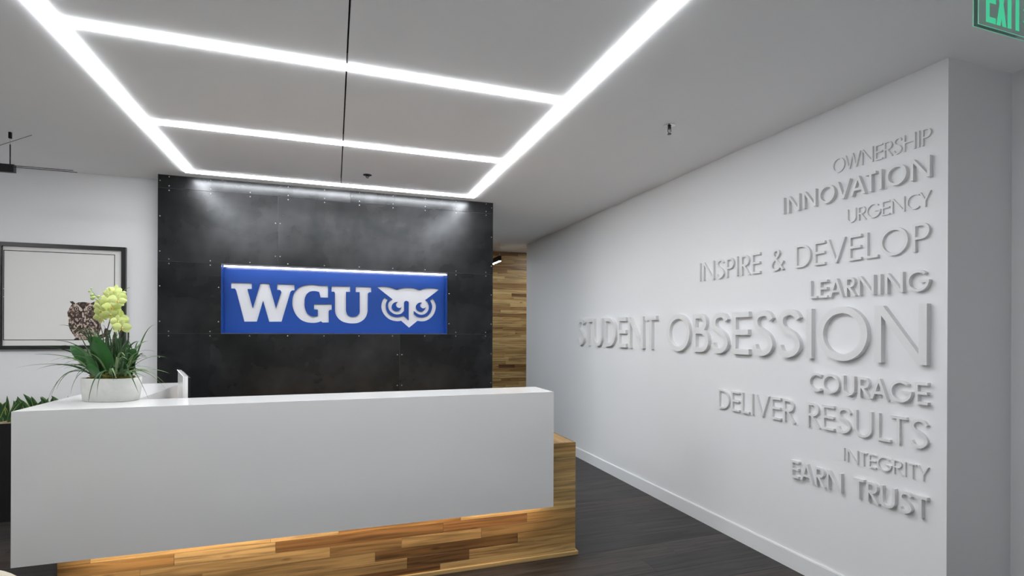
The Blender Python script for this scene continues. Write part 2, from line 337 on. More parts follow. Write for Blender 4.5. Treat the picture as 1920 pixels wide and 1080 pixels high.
L_PUPIL_B = [(0.819,1.741),(0.791,1.739),(0.771,1.726),(0.758,1.703),(0.761,1.680),(0.774,1.663),(0.796,1.654),(0.824,1.658),(0.844,1.674),(0.854,1.697),(0.842,1.686),(0.824,1.685),(0.806,1.696),(0.799,1.714),(0.804,1.730)]

def smooth_loop(P, n=4):
    P = [Vector(p) for p in P]; N_ = len(P); T = []
    for i in range(N_):
        a, b_ = P[i] - P[i - 1], P[(i + 1) % N_] - P[i]; la, lb = a.length, b_.length
        if a.angle(b_) > R(38): T.append((a / la, b_ / lb))
        elif la > 2.2 * lb: T.append((a / la,) * 2)
        elif lb > 2.2 * la: T.append((b_ / lb,) * 2)
        else: t = (a / la * lb + b_ / lb * la).normalized(); T.append((t, t))
    out = []
    for i in range(N_):
        p, q = P[i], P[(i + 1) % N_]; t0, t1 = T[i][1], T[(i + 1) % N_][0]; d_ = q - p; L_ = d_.length
        k_ = 1 if (t0 - d_ / L_).length < .02 and (t1 - d_ / L_).length < .02 else n
        for s in range(k_):
            u = s / k_; out.append(tuple(p * (2 * u ** 3 - 3 * u * u + 1) + t0 * L_ * (u ** 3 - 2 * u * u + u) + q * (3 * u * u - 2 * u ** 3) + t1 * L_ * (u ** 3 - u * u)))
    return out
L_W, L_G, L_U, L_OWL, L_PUPIL_A, L_PUPIL_B = [smooth_loop(q) for q in (L_W, L_G, L_U, L_OWL, L_PUPIL_A, L_PUPIL_B)]
sg = empty('wall_sign', 'long blue sign with white cut-out WGU letters and owl emblem recessed in black steel wall', 'sign', (0, YB, 1.73))
YF = 5.125 - YB
fp = curve_mesh('face_panel', [[(SX0 + .003, SZ0 + .003), (SX1 - .003, SZ0 + .003), (SX1 - .003, SZ1 - .003), (SX0 + .003, SZ1 - .003)], L_W, L_G, L_U, L_OWL, L_PUPIL_A, L_PUPIL_B], .010, M['blue'], sg, (0, YF + .005, -1.73))
for nm, lp in (('letter', [L_W]), ('letter', [L_G]), ('letter', [L_U]), ('owl_emblem', [L_OWL, L_PUPIL_A, L_PUPIL_B])):
    cc = curve_mesh(nm, lp, .004, M['signwhite'], sg, (0, YF + .0155, -1.73))
    cc['label'] = 'white cut-out owl face emblem' if nm != 'letter' else 'white cut-out letter ' + {id(L_W): 'W', id(L_G): 'G', id(L_U): 'U'}[id(lp[0])]
link('backing', B((SX0 + .003, SX1 - .003, YF + .018, YF + .022, SZ0 - 1.727, SZ1 - 1.733)), M['signwhite'], sg)
t_ = .0025
link('recess_frame', B((SX0, SX0 + t_, .0, YF + .03, SZ0 - 1.73, SZ1 - 1.73), (SX1 - t_, SX1, .0, YF + .03, SZ0 - 1.73, SZ1 - 1.73), (SX0, SX1, .0, YF + .03, SZ0 - 1.73, SZ0 + t_ - 1.73), (SX0, SX1, .0, YF + .03, SZ1 - t_ - 1.73, SZ1 - 1.73)), M['blue'], sg)
ls = link('led_strip', B((SX0 + .012, SX1 - .008, .038, .052, SZ1 - .011 - 1.73, SZ1 - .003 - 1.73)), M['led_sign'], sg); ls['label'] = 'glowing white light strip along the top'

# ------------------------------------------------------------------ linear ceiling lights
def bar_light(label, x0, x1, y0, y1, grp='linear ceiling lights'):
    o = empty('linear_light', label, 'light', ((x0 + x1) / 2, (y0 + y1) / 2, H), grp); ox, oy = (x0 + x1) / 2, (y0 + y1) / 2
    w2 = (x1 - x0) / 2; l2 = (y1 - y0) / 2; t = .0018
    link('diffuser', B((-w2 + t, w2 - t, -l2 + t, l2 - t, -.007, .006)), M['led'], o)
    link('housing', B((-w2, -w2 + t, -l2, l2, .0, .05), (w2 - t, w2, -l2, l2, .0, .05), (-w2 + t, w2 - t, -l2, -l2 + t, .0, .05), (-w2 + t, w2 - t, l2 - t, l2, .0, .05), (-w2, w2, -l2, l2, .05, .055)), M['alu'], o)
    return o
bar_light('long glowing white ceiling light line running along the left side', XL0, XL1, Y0, Y1)
bar_light('long glowing white ceiling light line running along the right side', XR0, XR1, Y0, Y1)
names = ['glowing white ceiling light bar closing the frame just above the viewpoint, out of the photo',  # this first bar is out of view, added for its light
         'glowing white ceiling crossbar nearest the top of the photo', 'glowing white ceiling crossbar in the middle, between two other bars', 'glowing white ceiling light bar closest to the black steel wall']
for (ya, yb), nm in zip(BAR, names): bar_light(nm, XL1, XR0, ya, yb)

# unseen panel lights added to brighten the room and corridor (outside the frame)
def fill_panel_light(label, x0, x1, y0, y1, z, mat):
    o = empty('panel_light', label, 'light', ((x0 + x1) / 2, (y0 + y1) / 2, z), 'ceiling panel lights'); a, b_ = (x1 - x0) / 2, (y1 - y0) / 2
    link('diffuser', B((-a, a, -b_, b_, -.008, -.004)), mat, o); link('frame', B((-a - .012, -a, -b_, b_, -.012, 0), (a, a + .012, -b_, b_, -.012, 0), (-a, a, -b_ - .012, -b_, -.012, 0), (-a, a, b_, b_ + .012, -.012, 0), (-a, a, -b_, b_, -.004, 0)), M['alu'], o)
fill_panel_light('square ceiling panel light in the space behind the black steel wall', .2, .8, 6.1, 6.7, H, M['led_corr'])
fill_panel_light('square ceiling panel light in front of the far wood wall', 3.5, 4.1, 7.75, 8.35, 2.9, M['led_far'])
fill_panel_light('square ceiling panel light in the entrance behind the viewpoint', .2, .8, -1.8, -1.2, H, M['led_back'])
fill_panel_light('square ceiling panel light in the lounge to the left', -3.9, -3.3, 2.2, 2.8, H, M['led_room'])

# ------------------------------------------------------------------ reception desk
DY = 2.985; DX0, DX1 = -1.386, 1.294; DB, DT = .378, 1.090
desk = empty('reception_desk', 'white quartz reception desk floating over a honey wood plank base', 'desk', (0, DY, 0))
def dp(name, b_, mat, parent=desk, bevel=.0015, off=(0, DY, 0)): return cbox(name, b_, mat, parent, bevel, off)
bm = bmesh.new()
pts = [(DX0, DY), (DX1, DY), (DX1, DY + .318), (-1.0, DY + .318), (-1.0, 4.27), (DX0, 4.27)]
v0 = [bm.verts.new((x, y_ - DY, DT - .03)) for x, y_ in pts]; v1 = [bm.verts.new((x, y_ - DY, DT)) for x, y_ in pts]
bm.faces.new(v0[::-1]); bm.faces.new(v1)
for i in range(6): bm.faces.new((v0[i], v0[(i + 1) % 6], v1[(i + 1) % 6], v1[i]))
link('counter_top', bm, M['quartz'], desk)
dp('front_panel', (DX0, DX1, DY, DY + .03, DB, DT - .03), M['quartz'], bevel=0)
dp('side_panel', (DX0, DX0 + .03, DY + .03, 4.27, DB, DT - .03), M['quartz'], bevel=0)
dp('side_panel', (DX1 - .03, DX1, DY + .03, DY + .318, .7375, DT - .03), M['quartz'], bevel=0)
dp('inner_panel', (-1.03, -1.0, DY + .318, 4.27, .7375, DT - .03), M['quartz'], bevel=0)
dp('end_panel', (DX0 + .03, -1.0, 4.24, 4.27, DB, DT - .03), M['quartz'], bevel=0)
dp('inner_panel', (-1.0, DX1 - .03, DY + .288, DY + .318, .7375, DT - .03), M['quartz'], bevel=0)
dp('led_strip', (-1.2, 1.25, DY + .045, DY + .058, DB + .012, DB + .018), M['led_warm'], bevel=0)
dp('light_channel', (-1.22, 1.27, DY + .03, DY + .12, DB + .018, DB + .03), M['quartz'], bevel=0)
# wooden base
PX0, PX1, PY, PT = -1.27, 1.512, 3.123, .737
base = link('wood_base', B((PX0 + .014, PX1 - .014, .014 + PY - DY, 4.2 - DY, 0, PT - .014)), M['gap'], desk)
rp = random.Random(21)
def pl(b_): return cbox('plank', b_, M['plank'], base, bevel=.0008, off=(0, DY, 0))
for r_ in range(12):
    z0 = r_ * (PT - .0) / 12; z1_ = (r_ + 1) * PT / 12
    x = PX0; first = True
    while x < PX1 - .001:
        ln = rp.uniform(.35, 1.0) * (rp.uniform(.3, 1) if first else 1); first = False
        xe = x + ln
        if PX1 - xe < .15: xe = PX1
        pl((x + .0005, xe - .0005, PY - rp.choice((0, .0008, .0014)), PY + .014, z0 + .0005, z1_ - .0005)); x = xe
    y = PY + .014
    while y < 4.2:
        ye = min(4.2, y + rp.uniform(.3, .8)); pl((PX1 - .014, PX1, y + .0005, ye - .0005, z0 + .0005, z1_ - .0005)); y = ye
    pl((PX0, PX0 + .014, PY + .015, 4.2, z0 + .0005, z1_ - .0005))
x_ = PX0 + .014
while x_ < PX1 - .015:            # worktop boards, grain front to back
    xe = min(x_ + .09, PX1 - .014)
    o = cbox('plank', (-.5, .5, -.5, .5, -.5, .5), M['plank'], base)
    L_ = 4.2 - PY - .014
    me = bpy.data.meshes.new('plank'); bm = B((-L_ / 2, L_ / 2, -(xe - x_) / 2 + .0005, (xe - x_) / 2 - .0005, -.007, .007)); bm.to_mesh(me); bm.free(); me.materials.append(M['plank'])
    o.data = me; o.rotation_euler = (0, 0, R(90)); o.location = ((x_ + xe) / 2, (PY + .014 + 4.2) / 2 - DY, PT - .007); x_ = xe
dp('base_trim', (PX0, PX1 + .016, PY - .016, PY, 0, .026), M['trim_wood'], bevel=.003)
dp('base_trim', (PX1, PX1 + .016, PY, 4.2, 0, .026), M['trim_wood'], bevel=.003)

# slanted white privacy panel behind the counter
pp = empty('privacy_panel', 'small upright white panel with slanted top edge standing behind the front counter', 'panel', (-.79, 3.36, PT))
d_ = Vector((-.955 + .79, 3.91 - 3.36, 0)); nrm = Vector((d_.y, -d_.x, 0)).normalized() * .018
bm = bmesh.new(); top = 1.205 - PT; base_in = d_ * .97
A = [Vector((0, 0, .001)), d_ * 1.08 + Vector((0, 0, .001)), d_ + Vector((0, 0, top)), Vector((0, 0, top))]
a = [bm.verts.new(p_) for p_ in A]; b_ = [bm.verts.new(p_ + nrm) for p_ in A]
bm.faces.new(a); bm.faces.new(b_[::-1])
for i in range(4): bm.faces.new((a[i], b_[i], b_[(i + 1) % 4], a[(i + 1) % 4]))
link('panel_board', bm, M['quartz'], pp)
bm = bmesh.new(); tube(bm, [A[0] + Vector((-.003, -.003, 0)), A[3] + Vector((-.003, -.003, .0)), A[2] + Vector((-.003, 0, 0))], .003, 6); link('edge_trim', bm, M['letter'], pp)
bm = bmesh.new(); q = nrm * 1.2
A2 = [p_ + q for p_ in (A[0], A[1], A[2] - Vector((0, 0, .01)), A[3] - Vector((0, 0, .01)))]
a = [bm.verts.new(p_) for p_ in A2]; b_ = [bm.verts.new(p_ + nrm * .5) for p_ in A2]; bm.faces.new(a); bm.faces.new(b_[::-1])
for i in range(4): bm.faces.new((a[i], b_[i], b_[(i + 1) % 4], a[(i + 1) % 4]))
link('black_back', bm, M['black'], pp)  # black slab stands in for shade on the panel's thickness

# ------------------------------------------------------------------ raised lettering on the right wall
def arc(cx, cy, rx, ry, a0, a1, n=20):
    return [(cx + rx * math.cos(R(a0 + (a1 - a0) * i / n)), cy + ry * math.sin(R(a0 + (a1 - a0) * i / n))) for i in range(n + 1)]
def crom(P, n=7):
    out = []; Q = [P[0]] + P + [P[-1]]
    for i in range(1, len(Q) - 2):
        p0, p1, p2, p3 = Q[i - 1:i + 3]
        for k in range(n):
            t = k / n; out.append(tuple(.5 * (2 * p1[j] + (p2[j] - p0[j]) * t + (2 * p0[j] - 5 * p1[j] + 4 * p2[j] - p3[j]) * t * t + (3 * p1[j] - p0[j] - 3 * p2[j] + p3[j]) * t ** 3) for j in (0, 1)))
    return out + [P[-1]]
def glyph(c, w):
    """strokes on a cap height of 1: ('S', centreline, closed) or ('D', x at bottom, y0, x at top, y1) or ('P', polygon); returns (width, strokes)"""
    h = w / 2
    V = lambda x, a=0, b=1: ('S', [(x + h, a), (x + h, b)], False)
    Hh = lambda x0, x1, y: ('S', [(x0, y), (x1, y)], False)
    D = lambda xb, yb, xt, yt: ('D', xb, yb, xt, yt)
    if c == 'I': return w, [V(0)]
    if c == 'L': return .50, [V(0), Hh(w, .50, h)]
    if c == 'E': return .54, [V(0), Hh(w, .54, h), Hh(w, .54, 1 - h), Hh(w, .52, .52)]
    if c == 'H': return .76, [V(0), V(.76 - w), Hh(w, .76 - w, .53)]
    if c == 'T': return .58, [V(.29 - h, 0, 1 - w), Hh(0, .58, 1 - h)]
    if c == 'N': return .87, [V(0), V(.87 - w), D(.87 - w * .62, 0, w * .62, 1)]
    if c == 'V': return .84, [D(.42, 0, h * 1.05, 1), D(.42, 0, .84 - h * 1.05, 1)]
    if c == 'A': return .84, [D(h * 1.05, 0, .42, 1), D(.84 - h * 1.05, 0, .42, 1), Hh(.17, .67, .31)]
    if c == 'W': return 1.26, [D(.36, 0, h * 1.05, 1), D(.36, 0, .63, 1), D(.90, 0, .63, 1), D(.90, 0, 1.26 - h * 1.05, 1)]
    if c == 'Y': return .72, [V(.36 - h, 0, .44), D(.36, .40, h * 1.1, 1), D(.36, .40, .72 - h * 1.1, 1)]
    if c == 'O': return 1.02, [('S', arc(.51, .5, .51 - h, .515 - h, 0, 360, 44)[:-1], True)]
    if c == 'C': return .78, [('S', arc(.51, .5, .51 - h, .515 - h, 52, 308, 34), False)]
    if c == 'G': return 1.0, [('S', arc(.51, .5, .51 - h, .515 - h, 45, 357, 38), False), Hh(.58, 1.02, .47)]
    if c == 'D': return .80, [V(0), ('S', [(w, 1 - h), (.30, 1 - h)] + arc(.30, .5, .50 - h, .5 - h, 88, -88, 24) + [(.30, h), (w, h)], False)]
    if c == 'U': return .70, [('S', [(h, 1), (h, .36)] + arc(.35, .34, .35 - h, .355 - h, 180, 360, 22) + [(.70 - h, .36), (.70 - h, 1)], False)]
    if c == 'P': return .56, [V(0), ('S', [(w, 1 - h), (.28, 1 - h)] + arc(.28, .715, .28 - h, .285 - h, 88, -88, 18) + [(.28, .43 + h), (w, .43 + h)], False)]
    if c == 'R': return .60, [V(0), ('S', [(w, 1 - h), (.28, 1 - h)] + arc(.28, .725, .28 - h, .275 - h, 88, -88, 18) + [(.28, .45 + h), (w, .45 + h)], False), D(.60 - h, 0, .23, .46)]
    if c == 'B': return .62, [V(0), ('S', [(w, 1 - h), (.29, 1 - h)] + arc(.29, .76, .25 - h, .24 - h, 88, -88, 16) + [(.29, .52 + h), (w, .52 + h)], False),
                              ('S', [(w, .54), (.32, .54)] + arc(.32, .27 + h * .5, .30 - h, .27 - h * .5, 88, -88, 18) + [(.32, h), (w, h)], False)]
    if c == 'S': return .64, [('S', [(x_ * 1.10, y_) for x_, y_ in crom([(.52, .80), (.44, .945 - h * .5), (.31, 1.01 - h), (.17, .93 - h * .6), (.10 + h * .3, .76), (.17, .62), (.30, .53), (.43, .44), (.53 - h * .3, .27), (.44, .09 + h * .5), (.28, -.01 + h), (.14, .06 + h * .5), (.06 + h * .2, .23)])], False)]
    if c == '&': return .78, [('S', crom([(.76, .02), (.55, .27), (.33, .55), (.20, .76), (.25, .93 - h * .5), (.37, 1.0 - h), (.49, .92 - h * .5), (.52, .78)]), False), ('S', crom([(.52, .79), (.40, .62), (.20, .46), (.08 + h * .4, .28), (.13, .10 + h * .3), (.30, .0 + h), (.48, .08 + h * .3), (.62, .24), (.74, .44)]), False)]
    return .46, []
def prism(bm, poly, y0, y1, kx, ox):
    """poly in glyph units -> wall coordinates: text runs towards -Y on the wall X=const; local frame: x=out of wall(-X), y=-Y"""
    a = sum(poly[i][0] * poly[(i + 1) % len(poly)][1] - poly[(i + 1) % len(poly)][0] * poly[i][1] for i in range(len(poly)))
    if a < 0: poly = poly[::-1]
    f = [bm.verts.new((ox + x * kx, y1, z)) for x, z in poly]; k_ = [bm.verts.new((ox + x * kx, y0, z)) for x, z in poly]
    n = len(poly)
    for i in range(n): bm.faces.new((f[i], k_[i], k_[(i + 1) % n], f[(i + 1) % n]))
    return f
def stroke(pts, w, closed):
    n = len(pts); Lf, Rt = [], []
    for i in range(n):
        p = Vector(pts[i])
        a = Vector(pts[i - 1]) if (i > 0 or closed) else None; b_ = Vector(pts[(i + 1) % n]) if (i < n - 1 or closed) else None
        d1 = (p - a).normalized() if a is not None else None; d2 = (b_ - p).normalized() if b_ is not None else None
        if d1 is None: d1 = d2
        if d2 is None: d2 = d1
        n1 = Vector((-d1.y, d1.x)); n2 = Vector((-d2.y, d2.x)); mm = (n1 + n2).normalized(); k_ = min(1.6, 1 / max(.4, mm.dot(n1)))
        Lf.append(p + mm * w / 2 * k_); Rt.append(p - mm * w / 2 * k_)
    return Lf, Rt
def letter_bm(c, w, cap, depth, sx=1.0):
    wd, sts = glyph(c, w); bm = bmesh.new(); depth -= .0003
    def P3(p, y): return bm.verts.new((p[0] * cap * sx, y, p[1] * cap))
    for s in sts:
        depth += .0003                 # overlapping strokes sit a hair apart
        if s[0] == 'D':
            _, xb, yb, xt, yt = s; ln = math.hypot(xt - xb, yt - yb); hw = w / 2 * ln / abs(yt - yb)
            poly = [(xb - hw, yb), (xb + hw, yb), (xt + hw, yt), (xt - hw, yt)]
            e_ = sts.index(s) * .0016; poly = [(min(max(x, 0), wd) if c in 'N' else x, min(max(y_, e_), 1 - e_)) for x, y_ in poly]
            f = [P3(p, -depth) for p in poly]; k_ = [P3(p, 0) for p in poly]
            bm.faces.new(f)
            for i in range(4): bm.faces.new((f[i], k_[i], k_[(i + 1) % 4], f[(i + 1) % 4]))
        else:
            Lf, Rt = stroke(s[1], w, s[2]); n = len(Lf)
            lf = [P3(p, -depth) for p in Lf]; rf_ = [P3(p, -depth) for p in Rt]; lb = [P3(p, 0) for p in Lf]; rb = [P3(p, 0) for p in Rt]
            for i in range(n if s[2] else n - 1):
                j = (i + 1) % n
                bm.faces.new((lf[i], rf_[i], rf_[j], lf[j])); bm.faces.new((lf[i], lf[j], lb[j], lb[i])); bm.faces.new((rf_[i], rb[i], rb[j], rf_[j]))
            if not s[2]:
                bm.faces.new((lf[0], lb[0], rb[0], rf_[0])); bm.faces.new((lf[-1], rf_[-1], rb[-1], lb[-1]))
    bmesh.ops.recalc_face_normals(bm, faces=bm.faces[:])
    return wd, bm
MINGAP = .0
BEAR = {'I': (.09, .09), 'N': (.08, .08), 'H': (.08, .08), 'E': (.08, .02), 'L': (.08, 0), 'D': (.08, .02), 'P': (.08, 0), 'R': (.08, 0), 'B': (.08, .02), 'U': (.06, .06), 'O': (.02, .02), 'C': (.02, 0), 'G': (.02, .02), 'S': (.02, .02)}
KERN = {'AT': -.10, 'VA': -.08, 'OV': -.03, 'LT': -.06, 'TY': -.02, 'RT': -.02, 'EA': .03, 'RA': -.04}
def word(text, yl, yr, z0, z1, w, depth, label):
    """text from Y=yl (left end) to Y=yr (right end) on the right wall, between z0 and z1"""
    cap = z1 - z0; o = empty('wall_lettering', label, 'lettering', (XW, yl, z0), 'raised white words on the right wall', R(-90))
    be = [BEAR.get(c, (0, 0)) for c in text]; kn = [KERN.get(text[i:i + 2], 0) for i in range(len(text))]
    ws = [(glyph(c, w)[0] + be[i][0] + be[i][1] + kn[i]) * cap for i, c in enumerate(text)]; yl += be[0][0] * cap; yr -= be[-1][1] * cap; n_ = len(text) - 1; tr = ((yl - yr) - sum(ws)) / n_; x = 0; sx = 1.0
    gap = MINGAP * cap
    if tr < gap: sx = ((yl - yr) - gap * n_) / sum(ws); ws = [q * sx for q in ws]; tr = gap
    for i, (c, a) in enumerate(zip(text, ws)):
        if c != ' ':
            wd, bm = letter_bm(c, w, cap, depth, sx); q = link('letter', bm, M['letter'], o); q.location = (x + (be[i][0] - be[0][0]) * cap * sx, 0, 0)
            q['label'] = 'raised white ' + ('ampersand' if c == '&' else 'letter ' + c)
        x += a + tr
    return tr / cap, sx
#            text, Yl, Yr, z0, z1, weight, depth
for a in (('OWNERSHIP', 2.240, 1.719, 2.371, 2.452, .085, .010, 'small thin raised word OWNERSHIP at the very top of the right wall'),
          ('INNOVATION', 2.580, 1.715, 2.212, 2.314, .125, .022, 'bold raised word INNOVATION, second line of the right wall'),
          ('URGENCY', 2.149, 1.718, 2.074, 2.148, .085, .010, 'small thin raised word URGENCY, third line of the right wall'),
          ('INSPIRE & DEVELOP', 3.383, 1.720, 1.861, 1.999, .098, .016, 'raised words INSPIRE & DEVELOP above LEARNING on the right wall'),
          ('LEARNING', 2.380, 1.719, 1.667, 1.770, .125, .022, 'bold raised word LEARNING just above the largest line'),
          ('STUDENT OBSESSION', 5.520, 1.721, 1.311, 1.606, .125, .029, 'largest raised words STUDENT OBSESSION across the middle of the right wall'),
          ('COURAGE', 2.385, 1.721, 1.119, 1.226, .125, .022, 'bold raised word COURAGE directly under the largest line'),
          ('DELIVER RESULTS', 3.162, 1.721, .905, 1.046, .098, .016, 'raised words DELIVER RESULTS below COURAGE on the right wall'),
          ('INTEGRITY', 2.165, 1.723, .750, .822, .085, .010, 'small thin raised word INTEGRITY, second line from the bottom'),
          ('EARN TRUST', 2.508, 1.722, .571, .677, .125, .022, 'bold raised words EARN TRUST, lowest line on the right wall')):
    word(*a)

# ------------------------------------------------------------------ framed owl print on the left wall
FX0, FX1, FZ0, FZ1, FY = -2.50, -1.648, 1.304, 2.152, YL - .001
fp_ = empty('framed_print', 'large black framed art print of a small brown owl in its lower right corner', 'picture', ((FX0 + FX1) / 2, YL, 1.72))
ox, oz = (FX0 + FX1) / 2, 1.72
def fb(name, b_, mat): return link(name, B((b_[0] - ox, b_[1] - ox, b_[2] - YL, b_[3] - YL, b_[4] - oz, b_[5] - oz)), mat, fp_)
fw_ = .030
for b_ in ((FX0, FX0 + fw_, YL - .032, FY, FZ0, FZ1), (FX1 - fw_, FX1, YL - .032, FY, FZ0, FZ1), (FX0 + fw_, FX1 - fw_, YL - .032, FY, FZ0, FZ0 + fw_), (FX0 + fw_, FX1 - fw_, YL - .032, FY, FZ1 - fw_, FZ1)): fb('frame_rail', b_, M['frame'])
fb('paper', (FX0 + fw_, FX1 - fw_, YL - .012, FY, FZ0 + fw_, FZ1 - fw_), M['paper'])
lx0, lx1, lz0, lz1, q = -2.467, -1.728, 1.376, 2.090, .0055
link('printed_border', B(*[(b_[0] - ox, b_[1] - ox, -.0126, -.012, b_[2] - oz, b_[3] - oz) for b_ in ((lx0, lx0 + q, lz0, 1.718), (lx0, lx0 + q, 1.722, 1.782), (lx0, lx0 + q, 1.786, lz1), (lx1 - q, lx1, lz0, lz1), (lx0, lx1, lz1 - q, lz1), (lx0, lx1, lz0, lz0 + q))]), M['ink'], fp_)
# owl print: a fine mosaic of coloured cells on the paper
from mathutils import noise
def inpoly(x, y, P):
    c = False; j = len(P) - 1
    for i in range(len(P)):
        if (P[i][1] > y) != (P[j][1] > y) and x < (P[j][0] - P[i][0]) * (y - P[i][1]) / (P[j][1] - P[i][1]) + P[i][0]: c = not c
        j = i
    return c
BODY = [(262, 305), (310, 298), (350, 332), (400, 314), (480, 308), (560, 318), (600, 318), (642, 298), (645, 345), (682, 380), (702, 440), (690, 520), (702, 560), (742, 640), (752, 720), (720, 800), (690, 890), (420, 893), (400, 862), (350, 860), (310, 800), (270, 740), (250, 680), (243, 600), (255, 560), (232, 520), (228, 470), (250, 430), (272, 380), (300, 345)]
BRANCH = [(320, 897), (345, 870), (400, 850), (520, 860), (700, 830), (790, 790), (805, 715), (845, 712), (850, 740), (915, 738), (890, 800), (810, 850), (700, 900)]
def seg(px, py, ax, ay, bx, by):
    t = max(0, min(1, ((px - ax) * (bx - ax) + (py - ay) * (by - ay)) / ((bx - ax) ** 2 + (by - ay) ** 2))); return math.hypot(px - ax - t * (bx - ax), py - ay - t * (by - ay))
def owlcol(x, y):
    n = 1.1 * noise.noise((x / 40, y / 46, 0)) + .9 * noise.noise((x / 17, y / 22, 5)) + .35 * noise.noise((x / 5, y / 5, 2)); n2 = noise.noise((x / 50, y / 34, 9))
    dk, md, lt = Vector((.018, .010, .007)), Vector((.13, .078, .058)), Vector((.60, .49, .42))
    inb = inpoly(x, y, BODY)
    if not inb: return (md if n > .1 else dk) if inpoly(x, y, BRANCH) else None
    t = .42 + n * 1.25
    if y < 560:
        t = .42 + .8 * n
        if abs(x - 462) < 46 - (y - 300) * .10: t = .05 + .3 * n
        if seg(x, y, 335, 335, 440, 430) < 22 or seg(x, y, 600, 335, 500, 430) < 22: t = .95 + .3 * n
        if y < 345 and (x < 345 or x > 590): t = .1
        if seg(x, y, 300, 560, 450, 520) < 20 or seg(x, y, 540, 530, 650, 560) < 22: t = .1 + .3 * n
        if seg(x, y, 465, 480, 470, 535) < 13: t = 1
        for ex, ey in ((368, 416), (572, 408)):
            d_ = math.hypot(x - ex, y - ey)
            if d_ < 38: t = .05
            if d_ < 24: t = .95
            if d_ < 15: t = 0
    elif x < 300 or x > 690: t = .25 + n
    elif y > 800: t = .75 + .5 * n
    else: t += .15 * n2
    t = max(0, min(1, t)); return dk.lerp(md, t * 2) if t < .5 else md.lerp(lt, t * 2 - 1)
st = 3.4; nx, ny = int(700 / st), int(610 / st); cells = {}
for j in range(ny):
    for i in range(nx):
        c_ = owlcol(222 + (i + .5) * st, 292 + (j + .5) * st)
        if c_ is not None: cells[(i, j)] = c_
def ow(i, j):
    zx, zy = 222 + i * st, 292 + j * st; px, py = zx / 8.306 + 100, zy / 8.306 + 530
    return (-2.050 + (px - 128) * .003660 - ox, -.0128, 1.377 + (638 - py) * .00441 - oz)
vs, idx, fs, cs = [], {}, [], []
for (i, j), c_ in cells.items():
    f = []
    for a_, b_ in ((i, j + 1), (i + 1, j + 1), (i + 1, j), (i, j)):
        if (a_, b_) not in idx: idx[(a_, b_)] = len(vs); vs.append(ow(a_, b_))
        f.append(idx[(a_, b_)])
    fs.append(f); cs.append(c_)
me = bpy.data.meshes.new('owl_print'); me.from_pydata(vs, [], fs); at = me.color_attributes.new('print', 'FLOAT_COLOR', 'CORNER')
for p_, c_ in zip(me.polygons, cs):
    for li in p_.loop_indices: at.data[li].color = (c_[0], c_[1], c_[2], 1)
me.materials.append(M['print']); o = bpy.data.objects.new('owl_print', me); C.objects.link(o); o.parent = fp_; o['label'] = 'printed brown owl on a branch'

# ------------------------------------------------------------------ sprinklers
def sprinkler(label, x, y, drop):
    o = empty('sprinkler', label, 'sprinkler', (x, y, H), 'ceiling sprinklers')
    if drop > .03:
        bm = bmesh.new(); lathe(bm, [(.036, 0), (.036, -.003), (.026, -.006), (.016, -.004)], 24); link('escutcheon', bm, M['chrome'], o, smooth=False)
    else:
        bm = bmesh.new(); lathe(bm, [(.036, 0), (.034, -.004), (.020, -.009), (.012, -.006)], 24); link('escutcheon', bm, M['sprk'], o)
    z0 = -.004
    bm = bmesh.new(); tube(bm, [(0, 0, z0), (0, 0, z0 - drop * .38)], .0105, 12); link('body', bm, M['sprk'], o)
    for s in (-1, 1):
        bm = bmesh.new(); tube(bm, [(s * .009, 0, z0 - drop * .36), (s * .011, 0, z0 - drop * .62), (s * .007, 0, z0 - drop * .85), (0, 0, z0 - drop * .93)], .0022, 6); link('frame_arm', bm, M['sprk'], o)
    bm = bmesh.new(); tube(bm, [(0, 0, z0 - drop * .38), (0, 0, z0 - drop * .9)], .0022, 6); link('glass_bulb', bm, M['chrome'], o)
    bm = bmesh.new(); tube(bm, [(0, 0, z0 - drop * .95), (0, 0, z0 - drop)], .0125, 16); link('deflector', bm, M['sprk'], o)
sprinkler('small pendant sprinkler with chrome ring on the ceiling above the right wall', 1.972, 2.765, .052)
sprinkler('small dark recessed sprinkler in the ceiling near the black steel wall', .259, 4.473, .020)

# ------------------------------------------------------------------ edge-lit exit sign
EX0, EY, EZ0, EZ1 = 2.0135, 1.140, 2.489, 2.700
ex = empty('exit_sign', 'hanging clear glass sign with glowing green EXIT and arrow in the top right corner', 'sign', (EX0, EY, H)); W_ = .33; TH = .014
def eb(name, bs, mat, smooth=False): return link(name, B(*[(a - EX0, b_ - EX0, c - EY, d - EY, e - H, f - H) for a, b_, c, d, e, f in bs]), mat, ex)
eb('glass_panel', [(EX0, EX0 + W_, EY, EY + TH, EZ0, EZ1)], M['glass'])
q = .0012
eb('lit_edge', [(EX0 - q, EX0, EY - q, EY + q * .6, EZ0, EZ1), (EX0 - q, EX0, EY + TH - q * .6, EY + TH + q, EZ0, EZ1), (EX0 - q, EX0 + W_, EY - q, EY + q * .6, EZ0 - q, EZ0), (EX0 - q, EX0 + W_, EY + TH - q * .6, EY + TH + q, EZ0 - q, EZ0)], M['edge_green'])
eb('housing', [(EX0 - .02, EX0 + W_ + .02, EY - .03, EY + .04, EZ1, H)], M['alu'])
LZ, LH, LW = 2.503, .152, .0165
def el(polys, lab):
    bm = bmesh.new()
    for P in polys:
        f = [bm.verts.new((x - EX0, -.0012, z_ - H)) for x, z_ in P]; k_ = [bm.verts.new((x - EX0, .0, z_ - H)) for x, z_ in P]
        bm.faces.new(f)
        for i in range(len(P)): bm.faces.new((f[i], k_[i], k_[(i + 1) % len(P)], f[(i + 1) % len(P)]))
    bmesh.ops.recalc_face_normals(bm, faces=bm.faces[:]); o = link('letter', bm, M['glow_green'], ex); o['label'] = lab
rr = lambda a, b_, c, d: [(a, c), (b_, c), (b_, d), (a, d)]
x = EX0 + .0385
